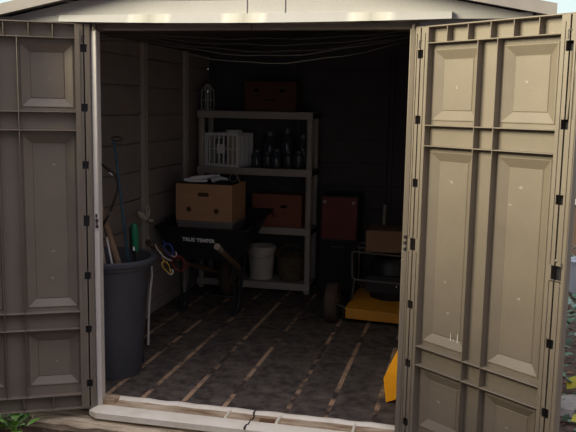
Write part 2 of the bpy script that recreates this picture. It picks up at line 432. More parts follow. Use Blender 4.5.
    for (ds, dz) in ((.004, .048), (.024, -.046)): q.lathe([(.0, -.004), (.005, -.003), (.006, 0), (.006, .002)], (X(.775 + ds), 0, .952 + dz), 10, axis='y')
    lab(q.build('latch_screw', M_screw, d), 'small shiny screws at the latch socket')
    q = MB(); q.box(min(X(.803), X(.809)), max(X(.803), X(.809)), -.003, .002, .975, .995)
    q.box(min(X(.757), X(.806)), max(X(.757), X(.806)), -.004, .002, .919, .923)
    q.build('latch', M_chrome, d)
    q = MB()
    for z in (.915, .945, .972): q.box(min(X(-.017), X(-.002)), max(X(-.017), X(-.002)), -.004, .012, z, z + .014)
    q.box(min(X(-.019), X(-.001)), max(X(-.019), X(-.001)), .006, .014, .912, .988)
    lab(q.build('hinge', M_dark, d), 'dark middle hinge')
    # hinge knuckle on the top corner
    q = MB(); q.lathe([(.0, 0), (.009, 0), (.009, .05), (.0, .05)], (X(-.010), .006, ZT - .035), 12); q.lathe([(.0, 0), (.009, 0), (.009, .05), (.0, .05)], (X(-.010), .006, .93), 12)
    q.build('hinge', M_tan, d)
    return d
A_L, A_R = .4691, .679
make_door('door_1', 'left shed door standing open, shaded taupe inner face with recessed panels', (-.0197, -.001, .0253), A_L, -1)
make_door('door_2', 'right shed door standing open, sunlit tan inner face with recessed panels', (W + .0197, -.001, 0), -A_R, 1)

# ------------------------------------------------------------------ outside things
b = MB(); n = 40
rows = []
for i in range(n+1):
    x = -.42 + 2.6*i/n
    w1, w2 = .006*math.sin(x*23), .005*math.sin(x*41 + 1)
    tz = -.066 + w1*.4 - (.02 if i == 0 else 0)
    rows.append([b.bm.verts.new(p) for p in ((x, .06, tz), (x, -.085 + w2, tz - .004), (x, -.105 + w1, tz - .022 + w2), (x, -.10 + w2, -.115 + w1), (x, -.09, -.16), (x, .06, -.16))])
for A, B in zip(rows, rows[1:]):
    for k in range(6): b.bm.faces.new([A[k], A[(k+1) % 6], B[(k+1) % 6], B[k]])
b.bm.faces.new(rows[0]); b.bm.faces.new(rows[-1])
tag(b.build('timber_beam', M_beam, origin=(.88, -.02, -.135)), 'weathered yellowish timber beam lying under the white door sill', 'timber')

# leaf litter
l = MB()
def litter(n, x0, x1, y0, y1):
    for _ in range(n):
        x, y = random.uniform(x0, x1), random.uniform(y0, y1)
        L_ = random.uniform(.025, .06)
        l.leaf((x, y, (-.099 if x < 1.6 else -.126) + random.uniform(0, .012)), L_, L_*.55, random.uniform(0, 6.28), random.uniform(-.3, .4), .3, random.choice([0, 0, 0, 1, 2, 2]), random.uniform(-.5, .5))
litter(420, -1.0, .9, -.75, -.16); litter(900, 2.15, 3.6, -.2, 6.0)
tag(l.build('leaf_litter', M_leafd, recalc=False), 'dry brown and reddish fallen leaves scattered on the soil', 'leaves', kind='stuff')
iv = MB()
for _ in range(900):
    y = random.uniform(.6, 5.6); x = random.uniform(2.32 + .10*y*.35, 3.3 + .1*y)
    hgt = random.uniform(0, .20) if 1.2 < y < 3.2 else random.uniform(0, .07)
    L_ = random.uniform(.04, .085)
    iv.leaf((x, y, -.125 + hgt), L_, L_*.8, random.uniform(0, 6.28), random.uniform(-.2, .9), .2, random.choice([0, 0, 1, 2, 2]), random.uniform(-.4, .4))
tag(iv.build('ivy', M_ivy, recalc=False), 'green ivy ground cover beside the sunlit right door', 'ivy', kind='stuff')

def weed(loc, n, h, L_, label, seed):
    rnd = random.Random(seed); w = thing('leafy_weed', label, 'plant', (loc[0], loc[1], -.108))
    st, lf = MB(), MB()
    for i in range(n):
        a = rnd.uniform(0, 6.28); r_ = rnd.uniform(.01, .07); hh = rnd.uniform(.5, 1)*h
        e = Vector((r_*math.cos(a), r_*math.sin(a), hh))
        st.tube([(0, 0, -.01), e*.5 + Vector((0, 0, .01)), e], .0018, 5)
        ll = L_*rnd.uniform(.7, 1.15)
        lf.leaf(e, ll, ll*.62, a + rnd.uniform(-.5, .5), rnd.uniform(.25, 1.1), .25)
    st.build('stem', M_green, w); lf.build('leaf', M_green, w, recalc=False)
    return w
weed((-.385, -.20, -.13), 13, .055, .095, 'bright green leafy weed under the left door, largest leaves', 3)
weed((-.49, -.17, -.13), 16, .055, .05, 'small green leafy weed at the left edge below the door', 5)
def yl(loc, L_, az, label, tilt=.3):
    q = MB(); q.leaf((0, 0, 0), L_, L_*.7, az, tilt, .2, 0, .3)
    o = q.build('fallen_leaf', M_yel, recalc=False); o.location = loc
    return tag(o, label, 'leaf', 'yellow fallen leaves by the right door')
yl((2.47, 1.20, -.10), .13, .4, 'upright yellow green leaf beside the right door, upper of two', .8)
yl((2.43, .70, -.105), .13, .2, 'curled golden yellow leaf at the lower right corner, lower of two', .4)
q = MB(); q.lathe([(.0, -.04), (.13, -.03), (.17, .0), (.14, .035), (.06, .05), (0, .052)], (0, 0, 0), 18, wob=lambda a, z: 1 + .12*math.sin(2*a + 1) + .05*math.sin(5*a))
o = q.build('stone', M_stone); o.location = (2.50, .96, -.125); tag(o, 'flat grey stone on the ground beside the yellow leaves', 'stone')

# added tall fence, unseen at the left, blocks low light from the doors
gf = thing('light_blocking_fence', 'added unseen tall board fence that shades the lower doors', 'fence', (-.90, -1.90, -.14), math.atan2(.857, -.515), kind='structure')
q = MB()
for i in range(44):
    x = -2.6 + i*.15
    q.box(x, x + .147, -.012, .012, 0, 2.40 + .008*math.sin(i*2.3))
q.build('board', M_fence, gf)

# background fence and bucket to the right of the shed
fe = thing('wooden_fence', 'dark brown board fence far behind the right door edge', 'fence', (3.2, 6.6, -.13))
q = MB()
for i in range(16):
    x = -1.2 + i*.16
    q.box(x, x + .15, 0, .02, 0, 1.7 + .01*math.sin(i*3))
q.build('board', M_fence, fe)
for z in (.55, 1.12): 
    q = MB(); q.box(-1.2, 1.36, -.035, -.001, z, z + .07); lab(q.build('fence_rail', M_rail, fe), 'pale horizontal rail')
bk = thing('bucket', 'pale grey bucket standing in front of the dark fence', 'bucket', (2.935, 4.05, -.13))
q = MB(); q.lathe([(.0, 0), (.10, 0), (.135, .30), (.145, .30), (.145, .315), (.125, .315), (.095, .012), (0, .012)], n=24); q.build('body', M_pale, bk)
q = MB(); q.tube([(.14*math.cos(a), .02, .30 + .16*math.sin(a)) for a in [PI*i/14 for i in range(15)]], .004, 6); q.build('handle', M_greym, bk)

# ------------------------------------------------------------------ inside : left
# trash can with long handled tools
can = thing('trash_can', 'large black plastic trash can holding tools, just inside left door', 'trash can', (-.178, .49, 0))
q = MB()
prof = [(.0, 0), (.165, 0), (.175, .02), (.222, .60), (.228, .615), (.232, .64), (.246, .645), (.248, .665), (.264, .67), (.267, .69), (.256, .70), (.236, .695), (.214, .60), (.162, .03), (0, .03)]
q.lathe(prof, n=64, wob=lambda a, z: 1 + (.014*math.cos(18*a) if .02 < z < .58 else 0))
q.build('body', M_can, can)
for s in (-1, 1):
    q = MB(); q.tube([(-.05, s*.220, .60), (-.04, s*.245, .59), (.04, s*.245, .59), (.05, s*.220, .60)], .011, 8); q.build('handle', M_can, can)

def pole(name, label, cat, p0, p1, r, m, group=None):
    p0, p1 = Vector(p0), Vector(p1); q = MB()
    L_ = (p1 - p0); q.tube([(0, 0, 0), L_*.5, L_], [r, r*1.05, r], 10)
    o = q.build(name, m); o.location = p0
    return tag(o, label, cat, group)
bh = thing('garden_hoe', 'tall blue handled garden tool standing in the black trash can', 'garden tool', (-.024, .495, .30))
d = Vector((-.116, -.015, 1.06)); q = MB(); q.tube([(0, 0, 0), d], .0075, 10); q.build('handle', M_blue, bh)
q = MB(); q.tube([d + Vector((.018 + .032*math.cos(a), .0, .012 + .012*math.sin(a))) for a in [2*PI*i/16 for i in range(16)]], .004, 6, closed=True); q.build('hanging_ring', M_blackm, bh)
pole('wooden_post', 'thick brown wooden post leaning in the trash can', 'post', (-.035, .44, .44), (-.20, .37, 1.08), .019, M_wood)
pole('wooden_cane', 'slim pale wooden cane nearest the left jamb', 'cane', (-.10, .40, .15), (-.175, .33, .93), .012, M_woodl)
rk = thing('hand_rake', 'short tool with green grip at the right rim of the trash can', 'garden tool', (.012, .52, .04))
q = MB(); q.tube([(.0, -.05, .42), (-.01, -.07, .70)], .010, 8); q.build('shaft', M_blackm, rk)
q = MB(); q.tube([(-.01, -.07, .70), (-.011, -.078, .74), (-.013, -.085, .84), (-.013, -.087, .86)], [.014, .02, .02, .013], 12); lab(q.build('grip', M_greenp, rk), 'green grip')
q = MB(); q.tube([(-.012, -.098, .71), (-.012, -.101, .73)], .006, 8); lab(q.build('grip_clip', M_white, rk), 'white tip')
bh2 = thing('hand_tool', 'short tool with black grip beside the green grip in trash can', 'garden tool', (-.022, .58, .04))
q = MB(); q.tube([(0, 0, 0), (-.01, -.08, .68)], .010, 8); q.build('shaft', M_blackm, bh2)
q = MB(); q.tube([(-.01, -.08, .68), (-.011, -.088, .72), (-.012, -.09, .83), (-.012, -.09, .845)], [.016, .024, .024, .015], 12); q.build('grip', M_sack, bh2)
st = thing('leather_strap', 'dark curved strap with shiny buckles hanging by the left jamb', 'strap', (-.155, .36, .88))
pts = spline([(-.01, .0, .36), (.03, 0, .33), (.075, .01, .29), (.085, .01, .22), (.06, 0, .13), (.025, 0, .06), (.0, 0, .02)], 6)
q = MB(); q.tube(pts, .007, 8); q.build('strap', M_strap, st)
for (x, z, a) in ((.055, .305, -.6), (.042, .085, .9)):
    q = MB(); q.tube([(x - .014*math.cos(a), -.009, z - .014*math.sin(a)), (x + .014*math.cos(a), -.009, z + .014*math.sin(a))], .0042, 6); lab(q.build('buckle', M_chrome, st), 'shiny buckle')
pole('metal_rod', 'short bright metal rod beside the wooden handle in trash can', 'rod', (-.10, .38, .60), (-.128, .345, .83), .006, M_cordw)

# pole leaning on the wall post and pale pod spray hanging on it
q = MB(); P_ = [(-.175, 1.02, .0), (-.18, 1.04, .10), (-.215, 1.13, .20), (-.235, 1.2, .32), (-.27, 1.32, .40), (-.40, 1.56, .62)]
q.tube(P_, .0075, 8); o = q.build('crooked_stick', M_cordw, origin=(-.175, 1.02, 0)); tag(o, 'thin pale crooked stick leaning between trash can and wheelbarrow', 'stick')
pd = thing('seed_pods', 'pale pod shaped garden ornament hanging on the left wall post', 'ornament', (-.405, 1.55, .70))
q = MB()
def pod(c, L_, r_, ang):
    n = 8; q.tube([(c[0], c[1] + L_*(i/n - .5)*math.cos(ang), c[2] + L_*(i/n - .5)*math.sin(ang)) for i in range(n+1)], [max(.001, r_*math.sin(PI*i/n)) for i in range(n+1)], 8)
pod((0, -.10, .095), .13, .022, -.5); pod((.0, -.05, .07), .10, .016, -.7); pod((0, .075, .03), .11, .014, -.1); pod((0, .03, .09), .06, .012, .9)
q.build('pod', M_pod, pd)
q = MB(); q.tube([(0, .015 + .03*math.cos(a), .10 + .05*math.sin(a)) for a in [2*PI*i/20 for i in range(20)]], .004, 6, closed=True); q.build('cord', M_pod, pd)

# wheelbarrow seen from its handles
wb = thing('wheelbarrow', 'black wheelbarrow with white lettering, carrying a cardboard box', 'wheelbarrow', (-.06, 1.75, 0))
q = MB()
def ring(y0, y1, hw0, hw1, z0, z1): return [(-hw0, y0, z0), (hw0, y0, z0), (hw1, y1, z1), (-hw1, y1, z1)]
o_bot = ring(.07, .55, .22, .19, .42, .40); o_top = ring(-.01, .74, .345, .34, .675, .74)
i_top = ring(.005, .725, .33, .325, .678, .743); i_bot = ring(.085, .54, .205, .175, .432, .412)
rim_o = ring(-.03, .76, .365, .36, .676, .742); rim_o2 = ring(-.03, .76, .365, .36, .664, .730)
R = [o_bot, o_top, rim_o2, rim_o, i_top, i_bot]
for A, B in zip(R, R[1:]):
    for e in range(4): q.face([A[e], A[(e+1) % 4], B[(e+1) % 4], B[e]])
q.face(o_bot); q.face(i_bot)
bmesh.ops.remove_doubles(q.bm, verts=q.bm.verts[:], dist=1e-6)
q.build('tray', M_black, wb, bevel=.012)
for s in (-1, 1):
    q = MB(); q.tube([(s*.245, -.40, .62), (s*.215, .2, .365), (s*.10, .74, .185)], .02, 10); q.build('handle', M_wood, wb)
    q = MB(); q.tube([(s*.250, -.405, .623), (s*.243, -.30, .578)], .0215, 12); lab(q.build('grip', M_rubber if s < 0 else M_woodl, wb), 'worn handle end')
    q = MB(); q.tube([(s*.205, .45, .40), (s*.215, .20, .02), (s*.215, .14, .015)], .015, 8); q.tube([(s*.205, .1, .40), (s*.215, .165, .02)], .013, 8)
    q.box(s*.215 - .02, s*.215 + .02, .10, .24, 0, .022); q.build('leg', M_blackm, wb)
q = MB(); q.tube([(-.215, .16, .13), (.215, .16, .13)], .010, 8); q.build('cross_brace', M_blackm, wb)
wh = MB(); wh.lathe([(.10, -.04), (.155, -.045), (.18, -.03), (.19, 0), (.18, .03), (.155, .045), (.10, .04), (.10, -.04)], (0, .70, .19), 32, axis='x'); wh = wh.build('wheel', M_rubber, wb)
q = MB(); q.lathe([(.0, -.03), (.105, -.03), (.105, .03), (0, .03)], (0, .70, .19), 24, axis='x'); q.build('rim', M_greym, wh)
q = MB(); q.tube([(-.12, .70, .19), (.12, .70, .19)], .008, 8); q.build('axle', M_greym, wb)
# lettering on the back of the tray
fc = bpy.data.curves.new('lettering', 'FONT'); fc.body = 'TRUE TEMPER'; fc.size = .040; fc.extrude = .001; fc.align_x = 'CENTER'; fc.offset = .0016; fc.space_character = 1.02
to = bpy.data.objects.new('tmp_text', fc); COL.objects.link(to)
me = bpy.data.meshes.new_from_object(to.evaluated_get(bpy.context.evaluated_depsgraph_get())); bpy.data.objects.remove(to)
me.materials.clear(); me.materials.append(M_txt)
lt = bpy.data.objects.new('lettering', me); COL.objects.link(lt); lt.parent = wb
tilt = math.atan2(.08, .255)
lt.matrix_local = Matrix.Translation((-.03, .012, .569)) @ Matrix.Rotation(PI/2 + tilt, 4, 'X') @ Matrix.Rotation(-.02, 4, 'Z') 
lab(lt, 'white block lettering')

# tub in the tray and cardboard box on it
q = MB()
q.hexa([(-.20, -.12, 0), (.20, -.12, 0), (.20, .14, 0), (-.20, .14, 0)], [(-.225, -.15, .25), (.215, -.15, .25), (.215, .2, .25), (-.225, .2, .25)])
q.hexa([(-.232, -.157, .25), (.222, -.157, .25), (.222, .207, .25), (-.232, .207, .25)], [(-.232, -.157, .27), (.222, -.157, .27), (.222, .207, .27), (-.232, .207, .27)])
o = q.build('storage_tub', M_grey, bevel=.006); o.location = (-.08, 2.03, .434); tag(o, 'grey lidded tub in wheelbarrow tray under the cardboard box', 'tub')
def holed_box(name, label, loc, w, dpt, h, m, holes, rz=0, lid=True, flaps=False):
    """cardboard carton; its front has real cut-outs"""
    t = thing(name, label, 'box', loc, rz)
    q = MB(); th = .006
    q.box(-w/2, w/2, th, dpt, 0, th); q.box(-w/2, -w/2 + th, th, dpt - th, th, h); q.box(w/2 - th, w/2, th, dpt - th, th, h); q.box(-w/2, w/2, dpt - th, dpt, th, h)
    if lid: q.box(-w/2, w/2, th, dpt, h - th, h - .0005)
    # front sheet with holes : polygon with bridges
    fm = bmesh.new(); n = 24
    outer = [fm.verts.new((x, 0, z)) for x, z in ((-w/2, 0), (w/2, 0), (w/2, h), (-w/2, h))]
    ed = [fm.edges.new((outer[i], outer[(i+1) % 4])) for i in range(4)]
    for (hx, hz, rx, rz_) in holes:
        vs = []
        for i in range(n):
            a = 2*PI*i/n; c_, s_ = math.cos(a), math.sin(a)
            if rx > rz_*1.5: px = hx + (rx - rz_)*(1 if c_ > 0 else -1) + rz_*c_; pz = hz + rz_*s_
            else: px = hx + rx*c_; pz = hz + rz_*s_
            vs.append(fm.verts.new((px, 0, pz)))
        ed += [fm.edges.new((vs[i], vs[(i+1) % n])) for i in range(n)]
    r_ = bmesh.ops.triangle_fill(fm, use_beauty=True, use_dissolve=False, edges=ed)
    fs = [g_ for g_ in r_['geom'] if isinstance(g_, bmesh.types.BMFace)]
    ex = bmesh.ops.extrude_face_region(fm, geom=fs)
    bmesh.ops.translate(fm, verts=[g_ for g_ in ex['geom'] if isinstance(g_, bmesh.types.BMVert)], vec=(0, th, 0))
    tmp = bpy.data.meshes.new('tmp'); fm.to_mesh(tmp); fm.free(); q.bm.from_mesh(tmp); bpy.data.meshes.remove(tmp)
    q.build('carton', m, t)
    return t
bx = holed_box('cardboard_box', 'brown cardboard box with handle slot and two round holes on wheelbarrow', (-.098, 1.90, .704), .445, .36, .278, M_card, [(-.005, .20, .045, .016), (-.12, .085, .020, .020), (.098, .078, .020, .020)], lid=False)
# dark block in the carton; its colour paints the shade behind the holes
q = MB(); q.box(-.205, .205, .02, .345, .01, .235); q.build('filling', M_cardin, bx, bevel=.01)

# tools lying on the box
pr = thing('hedge_shears', 'pale handled garden shears lying across the cardboard box', 'shears', (-.10, 2.0, .982))
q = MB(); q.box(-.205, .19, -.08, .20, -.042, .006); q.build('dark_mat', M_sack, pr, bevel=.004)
q = MB(); q.tube(spline([(-.17, -.05, .022), (-.05, -.03, .045), (.09, .02, .058)], 6), [.012]*3 + [.017]*4 + [.014]*6, 8); q.tube(spline([(-.14, -.06, .02), (-.05, -.055, .02), (.0, -.02, .02)], 6), .010, 8); q.build('handle', M_crate, pr)
q = MB(); q.tube(spline([(.05, -.05, .03), (.10, -.045, .045), (.16, 0, .035)], 5), [.02, .024, .024, .022, .02, .018, .016, .014, .012, .010, .008], 8); q.build('blade_guard', M_pale, pr)
q = MB(); q.tube(spline([(-.20, -.04, .01), (-.215, -.04, .05), (-.235, -.04, .09)], 4), .006, 6); q.build('spike', M_blackm, pr)
wr = thing('wire_coil', 'loop of thin wire at the right end of cardboard box', 'wire', (.075, 2.06, .988))
q = MB(); q.tube([(.03*math.cos(a) + .01, .01*math.sin(3*a), .036 + .032*math.sin(a)) for a in [2*PI*i/22 for i in range(22)]], .004, 6, closed=True); q.build('loop', M_greym, wr)
q = MB(); q.tube(spline([(-.03, .0, .068), (.0, .0, .082), (.04, .0, .05), (.06, 0, .01)], 5), .004, 6); q.build('tail', M_greym, wr)

# bungee cords looped on the left wheelbarrow handle
def loop(c, rx, rz, tilt, ph=0, n=22, y=0):
    return [(c[0] + rx*math.cos(a)*math.cos(tilt) - rz*math.sin(a)*math.sin(tilt), c[1] + y + .012*math.sin(2*a + ph), c[2] + rx*math.cos(a)*math.sin(tilt) + rz*math.sin(a)*math.cos(tilt)) for a in [2*PI*i/n for i in range(n)]]
cords = [('blue', M_cordb, (-.160, 1.36, .575), .026, .048, .5, 'blue bungee cord with white hook on the left wheelbarrow handle'), ('yellow', M_cordy, (-.165, 1.33, .455), .020, .050, .6, 'yellow bungee cord hanging lowest on the left wheelbarrow handle'), ('red', M_cordr, (-.095, 1.37, .48), .042, .055, .3, 'dark red bungee cord beside the yellow cord on wheelbarrow handle')]
for nm, mm, c, rx, rz, ti, lb in cords:
    t = thing('bungee_cord', lb, 'bungee cord', c, 0, 'bungee cords on the wheelbarrow handle')
    q = MB(); q.tube(loop((0, 0, 0), rx, rz, ti), .0055, 6, closed=True)
    q.tube(spline([(0, .0, rz*.9), (-.03, .03, .03), (-.065, .05, .05 if nm != 'yellow' else .10)], 5), .0055, 6); q.build('cord', mm, t)
    q = MB(); e = (rx*.5, -.01, -rz*.7) if nm != 'blue' else (.02, -.015, -.035)
    if nm == 'red': e = (.035, -.01, -.02)
    q.tube(spline([e, (e[0] + .025, e[1], e[2] - .008), (e[0] + .04, e[1], e[2] + .012), (e[0] + .03, e[1], e[2] + .03)], 4), .004, 6); q.build('hook', M_cordw if nm != 'red' else M_cordr, t)
t = thing('bungee_cord', 'pale striped bungee cord crossing the blue cord at the handle', 'bungee cord', (-.235, 1.34, .555), 0, 'bungee cords on the wheelbarrow handle')
q = MB(); q.tube(spline([(-.02, 0, .06), (0, 0, .02), (.05, .0, -.03), (.10, 0, -.05)], 6), .005, 6); q.build('cord', M_cordw, t)

# ------------------------------------------------------------------ inside : shelf unit
SX0, SX1, SY0, SY1 = -.425, .575, 2.665, 2.98
sh = thing('shelving_unit', 'pale grey plastic shelving unit with four boards against the back wall', 'shelf', ((SX0 + SX1)/2, (SY0 + SY1)/2, 0))
cx, cy = (SX0 + SX1)/2, (SY0 + SY1)/2
TOPS = [.088, .562, 1.055, 1.527]
for zt in TOPS:
    q = MB(); q.box(SX0 - cx, SX1 - cx, SY0 - cy, SY1 - cy, zt - .055, zt - .012)
    q.box(SX0 - cx, SX1 - cx, SY0 - cy - .004, SY0 - cy + .02, zt - .060, zt); q.box(SX0 - cx, SX1 - cx, SY1 - cy - .02, SY1 - cy, zt - .060, zt)
    q.box(SX0 - cx, SX0 - cx + .02, SY0 - cy, SY1 - cy, zt - .06, zt); q.box(SX1 - cx - .02, SX1 - cx, SY0 - cy, SY1 - cy, zt - .06, zt)
    q.box(SX0 - cx + .02, SX1 - cx - .02, SY0 - cy + .02, SY1 - cy - .02, zt - .012, zt - .002)
    q.build('shelf_board', M_shelf, sh, bevel=.004)
for px in (SX0 + .03, SX1 - .03):
    for py in (SY0 + .03, SY1 - .03):
        q = MB()
        for z0, z1 in ((0, TOPS[0] - .06), (TOPS[0], TOPS[1] - .06), (TOPS[1], TOPS[2] - .06), (TOPS[2], TOPS[3] - .06)):
            q.lathe([(0, z0), (.027, z0), (.027, z1), (0, z1)], (px - cx, py - cy, 0), 16)
        q.build('post', M_shelf, sh)
# top shelf
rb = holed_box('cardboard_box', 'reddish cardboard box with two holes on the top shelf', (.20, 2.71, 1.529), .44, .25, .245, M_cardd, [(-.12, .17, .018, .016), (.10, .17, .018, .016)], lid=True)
q = MB(); q.box(-.05, .04, -.001, .0, .085, .10); q.build('print', M_print, rb)
ln = thing('wire_lantern', 'small pale wire lantern at the left end of top shelf', 'lantern', (-.37, 2.78, 1.529))
q = MB()
for a in [2*PI*i/8 for i in range(8)]: q.tube([(.055*math.cos(a), .055*math.sin(a), .0), (.058*math.cos(a), .058*math.sin(a), .08), (.052*math.cos(a), .052*math.sin(a), .17), (.02*math.cos(a), .02*math.sin(a), .21)], .006, 6)
q.build('cage', M_shelf, ln)
for z in (.004, .085, .17): q = MB(); q.lathe([(.05, z - .004), (.062, z - .004), (.062, z + .006), (.05, z + .006), (.05, z - .004)], n=20); q.build('ring', M_shelf, ln)
q = MB(); q.lathe([(0, .205), (.024, .205), (.024, .22), (0, .22)], n=16); q.build('cap', M_shelf, ln)
q = MB(); q.lathe([(0, 0), (.045, 0), (.045, .15), (0, .15)], n=18); q.build('glass', M_jar, ln)
# second shelf : crate with contents, row of jars
cr = thing('milk_crate', 'white plastic open grid crate on the second shelf', 'crate', (-.197, 2.84, 1.055), math.radians(-12))
cw, cd, ch = .155, .130, .285
q = MB()
q.box(-cw, cw, -cd, cd, 0, .008)
for (a0, a1, fixed, ax) in ((-cw, cw, -cd, 'x'), (-cw, cw, cd, 'x'), (-cd, cd, -cw, 'y'), (-cd, cd, cw, 'y')):
    n = 7
    for i in range(n + 1):
        p = a0 + (a1 - a0)*i/n; wd = .010 if i in (0, n) else .0055
        if ax == 'x': q.box(p - wd, p + wd, fixed - .006, fixed + .006, 0, ch)
        else: q.box(fixed - .006, fixed + .006, p - wd, p + wd, 0, ch)
    for z0, z1 in ((0, .022), (.145, .155), (ch - .022, ch)):
        if ax == 'x': q.box(a0, a1, fixed - .007, fixed + .007, z0, z1)
        else:
            if z0 == .145: continue
            q.box(fixed - .007, fixed + .007, a0, a1, z0, z1)
q.box(-.04, .035, -cd - .005, -cd + .005, .11, .19)
q.build('grid', M_crate, cr)
tb = thing('tub', 'cream round tub standing inside the white crate', 'tub', (-.155, 2.85, 1.064))
q = MB(); q.lathe([(0, 0), (.060, 0), (.066, .27), (0, .27)], n=24); q.build('body', M_cream2, tb)
q = MB(); q.lathe([(0, .27), (.070, .27), (.072, .285), (.068, .30), (0, .302)], n=24); q.build('lid', M_crate, tb)
q = MB(); q.box(-.035, .035, -.04, .04, 0, .22); o = q.build('carton', M_grey, bevel=.003); o.location = (-.29, 2.86, 1.064); tag(o, 'small grey carton inside the left side of white crate', 'carton')
def jar(loc, r, h, label, m=M_jar):
    t = thing('glass_jar', label, 'jar', loc, 0, 'glass jars on the second shelf')
    q = MB(); q.lathe([(0, 0), (r*.95, 0), (r, .01), (r, h*.72), (r*.72, h*.84), (r*.70, h*.88), (0, h*.88)], n=20); q.build('glass', m, t)
    q = MB(); q.lathe([(0, h*.88), (r*.76, h*.88), (r*.76, h), (0, h)], n=20); q.build('lid', M_lid, t)
    return t
J = [(.075, 2.76, .045, .15, 'small blue grey jar next to the white crate'), (.165, 2.78, .042, .13, 'small blue grey jar second from the white crate'), (.25, 2.75, .045, .16, 'mid height blue grey jar in the middle of second shelf'),
     (.345, 2.78, .043, .14, 'small blue grey jar second from the right post'), (.44, 2.76, .048, .15, 'small blue grey jar beside the right shelf post'),
     (.15, 2.92, .06, .30, 'tall blue grey jar in the back row nearest crate'), (.30, 2.93, .06, .33, 'tallest blue grey jar in the back row, in the middle'), (.44, 2.93, .055, .28, 'tall grey jar in the back row by the right post')]
for x, y, r_, h, lb in J: jar((x, y, 1.055), r_, h, lb)
# third shelf
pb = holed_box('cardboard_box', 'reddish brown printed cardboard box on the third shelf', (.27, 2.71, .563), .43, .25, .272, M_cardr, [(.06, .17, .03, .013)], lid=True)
q = MB()
for (x, z, w_, h_) in ((-.12, .11, .05, .012), (-.06, .10, .035, .015), (-.15, .08, .03, .01), (-.04, .083, .04, .01)): q.box(x, x + w_, -.0012, .0, z, z + h_)
lab(q.build('print', M_print, pb), 'black printed marks')
bg = thing('tool_bag', 'dark soft tool bag on third shelf behind the wheelbarrow', 'bag', (-.17, 2.83, .563))
q = MB(); q.hexa([(-.20, -.13, 0), (.18, -.13, 0), (.18, .13, 0), (-.20, .13, 0)], [(-.16, -.07, .24), (.14, -.07, .24), (.14, .07, .24), (-.16, .07, .24)]); q.build('body', M_sack, bg, bevel=.03, seg=3)
q = MB(); q.tube(spline([(-.08, -.02, .23), (-.06, -.02, .30), (.04, -.02, .30), (.06, -.02, .23)], 6), .009, 8); q.build('handle', M_sack, bg)
# bottom shelf
wbk = thing('bucket', 'off white plastic bucket on the bottom shelf', 'bucket', (.115, 2.82, .088))
q = MB(); q.lathe([(0, 0), (.098, 0), (.120, .24), (.128, .24), (.130, .27), (.122, .285), (.112, .285), (.092, .01), (0, .01)], n=28); q.build('body', M_bucket, wbk)
q = MB(); q.tube([(.128*math.cos(a), -.02 - .10*math.sin(a), .25 - .06*math.sin(a)) for a in [PI*i/14 for i in range(15)]], .003, 6); q.build('handle', M_greym, wbk)
bs = thing('wicker_basket', 'dark brown woven basket right of the bucket on bottom shelf', 'basket', (.385, 2.81, .088))
q = MB(); q.lathe([(0, 0), (.10, 0), (.115, .05), (.125, .20), (.135, .22), (.120, .225), (.105, .02), (0, .02)], n=40, wob=lambda a, z: 1 + .02*math.sin(20*a + 60*z)); q.build('body', M_basket, bs)
q = MB(); q.tube([(.125*math.cos(a), 0, .21 + .10*math.sin(a)) for a in [PI*i/16 for i in range(17)]], .009, 8); q.build('handle', M_basket, bs)
# ------------------------------------------------------------------ inside : right
rc = thing('tool_cabinet', 'metal tool cabinet with dark red door and black drawers, right of the shelving unit', 'cabinet', (.82, 2.62, 0))
q = MB(); q.box(-.155, .155, .0, .32, .06, .86); q.build('body', M_blackm, rc, bevel=.008)
q = MB(); q.box(-.145, .145, -.012, .0, .50, .845); q.build('door', M_red, rc, bevel=.004)
q = MB(); q.box(-.145, .145, -.012, .0, .28, .485); q.build('drawer', M_sack, rc, bevel=.004)
q = MB(); q.box(-.145, .145, -.012, .0, .08, .27); q.build('drawer', M_sack, rc, bevel=.004)
for s in (-1, 1):
    q = MB(); q.box(s*.118 - .012, s*.118 + .012, -.022, -.012, .795, .815); q.build('latch', M_greym, rc)
    for y in (.04, .28):
        q = MB(); q.box(s*.12 - .02, s*.12 + .02, y - .02, y + .02, 0, .06); q.build('foot', M_black, rc)
q = MB(); q.tube([(-.05, -.012, .44), (-.05, -.035, .44), (.05, -.035, .44), (.05, -.012, .44)], .006, 8); q.build('handle', M_tube, rc)
pole('metal_pipe', 'grey metal pipe standing upright in the dark right corner', 'pipe', (1.18, 2.62, 0), (1.185, 2.64, .80), .016, M_greym)

mw = thing('lawn_mower', 'orange yellow lawn mower with folded tube handle beside the right door', 'lawn mower', (1.27, 1.90, 0))
q = MB(); hw, y0, y1 = .275, .0, .56
low = [(-hw, y0, .035), (hw, y0, .02), (hw, y1, .03), (-hw, y1, .03)]; mid_ = [(-hw, y0, .115), (hw, y0, .095), (hw, y1, .115), (-hw, y1, .115)]
in1 = [(-hw + .012, y0 + .03, .118), (hw - .012, y0 + .03, .102), (hw - .012, y1 - .03, .118), (-hw + .012, y1 - .03, .118)]
top_ = [(-hw + .03, y0 + .13, .150), (hw - .03, y0 + .13, .140), (hw - .03, y1 - .08, .155), (-hw + .03, y1 - .08, .155)]
for A, B in zip([low, mid_, in1], [mid_, in1, top_]):
    for e in range(4): q.face([A[e], A[(e+1) % 4], B[(e+1) % 4], B[e]])
q.face(top_); q.face(low); bmesh.ops.remove_doubles(q.bm, verts=q.bm.verts[:], dist=1e-6)
q.build('deck', M_mow, mw, bevel=.008)
q = MB(); q.lathe([(0, .145), (.15, .145), (.16, .20), (.16, .40), (.13, .46), (0, .47)], (.02, .32, 0), 28); q.box(-.14, .16, .12, .46, .22, .34); q.build('engine', M_black, mw)
q = MB(); q.lathe([(0, .47), (.06, .47), (.065, .50), (.05, .52), (0, .52)], (.02, .32, 0), 20); q.build('fuel_cap', M_blackm, mw)
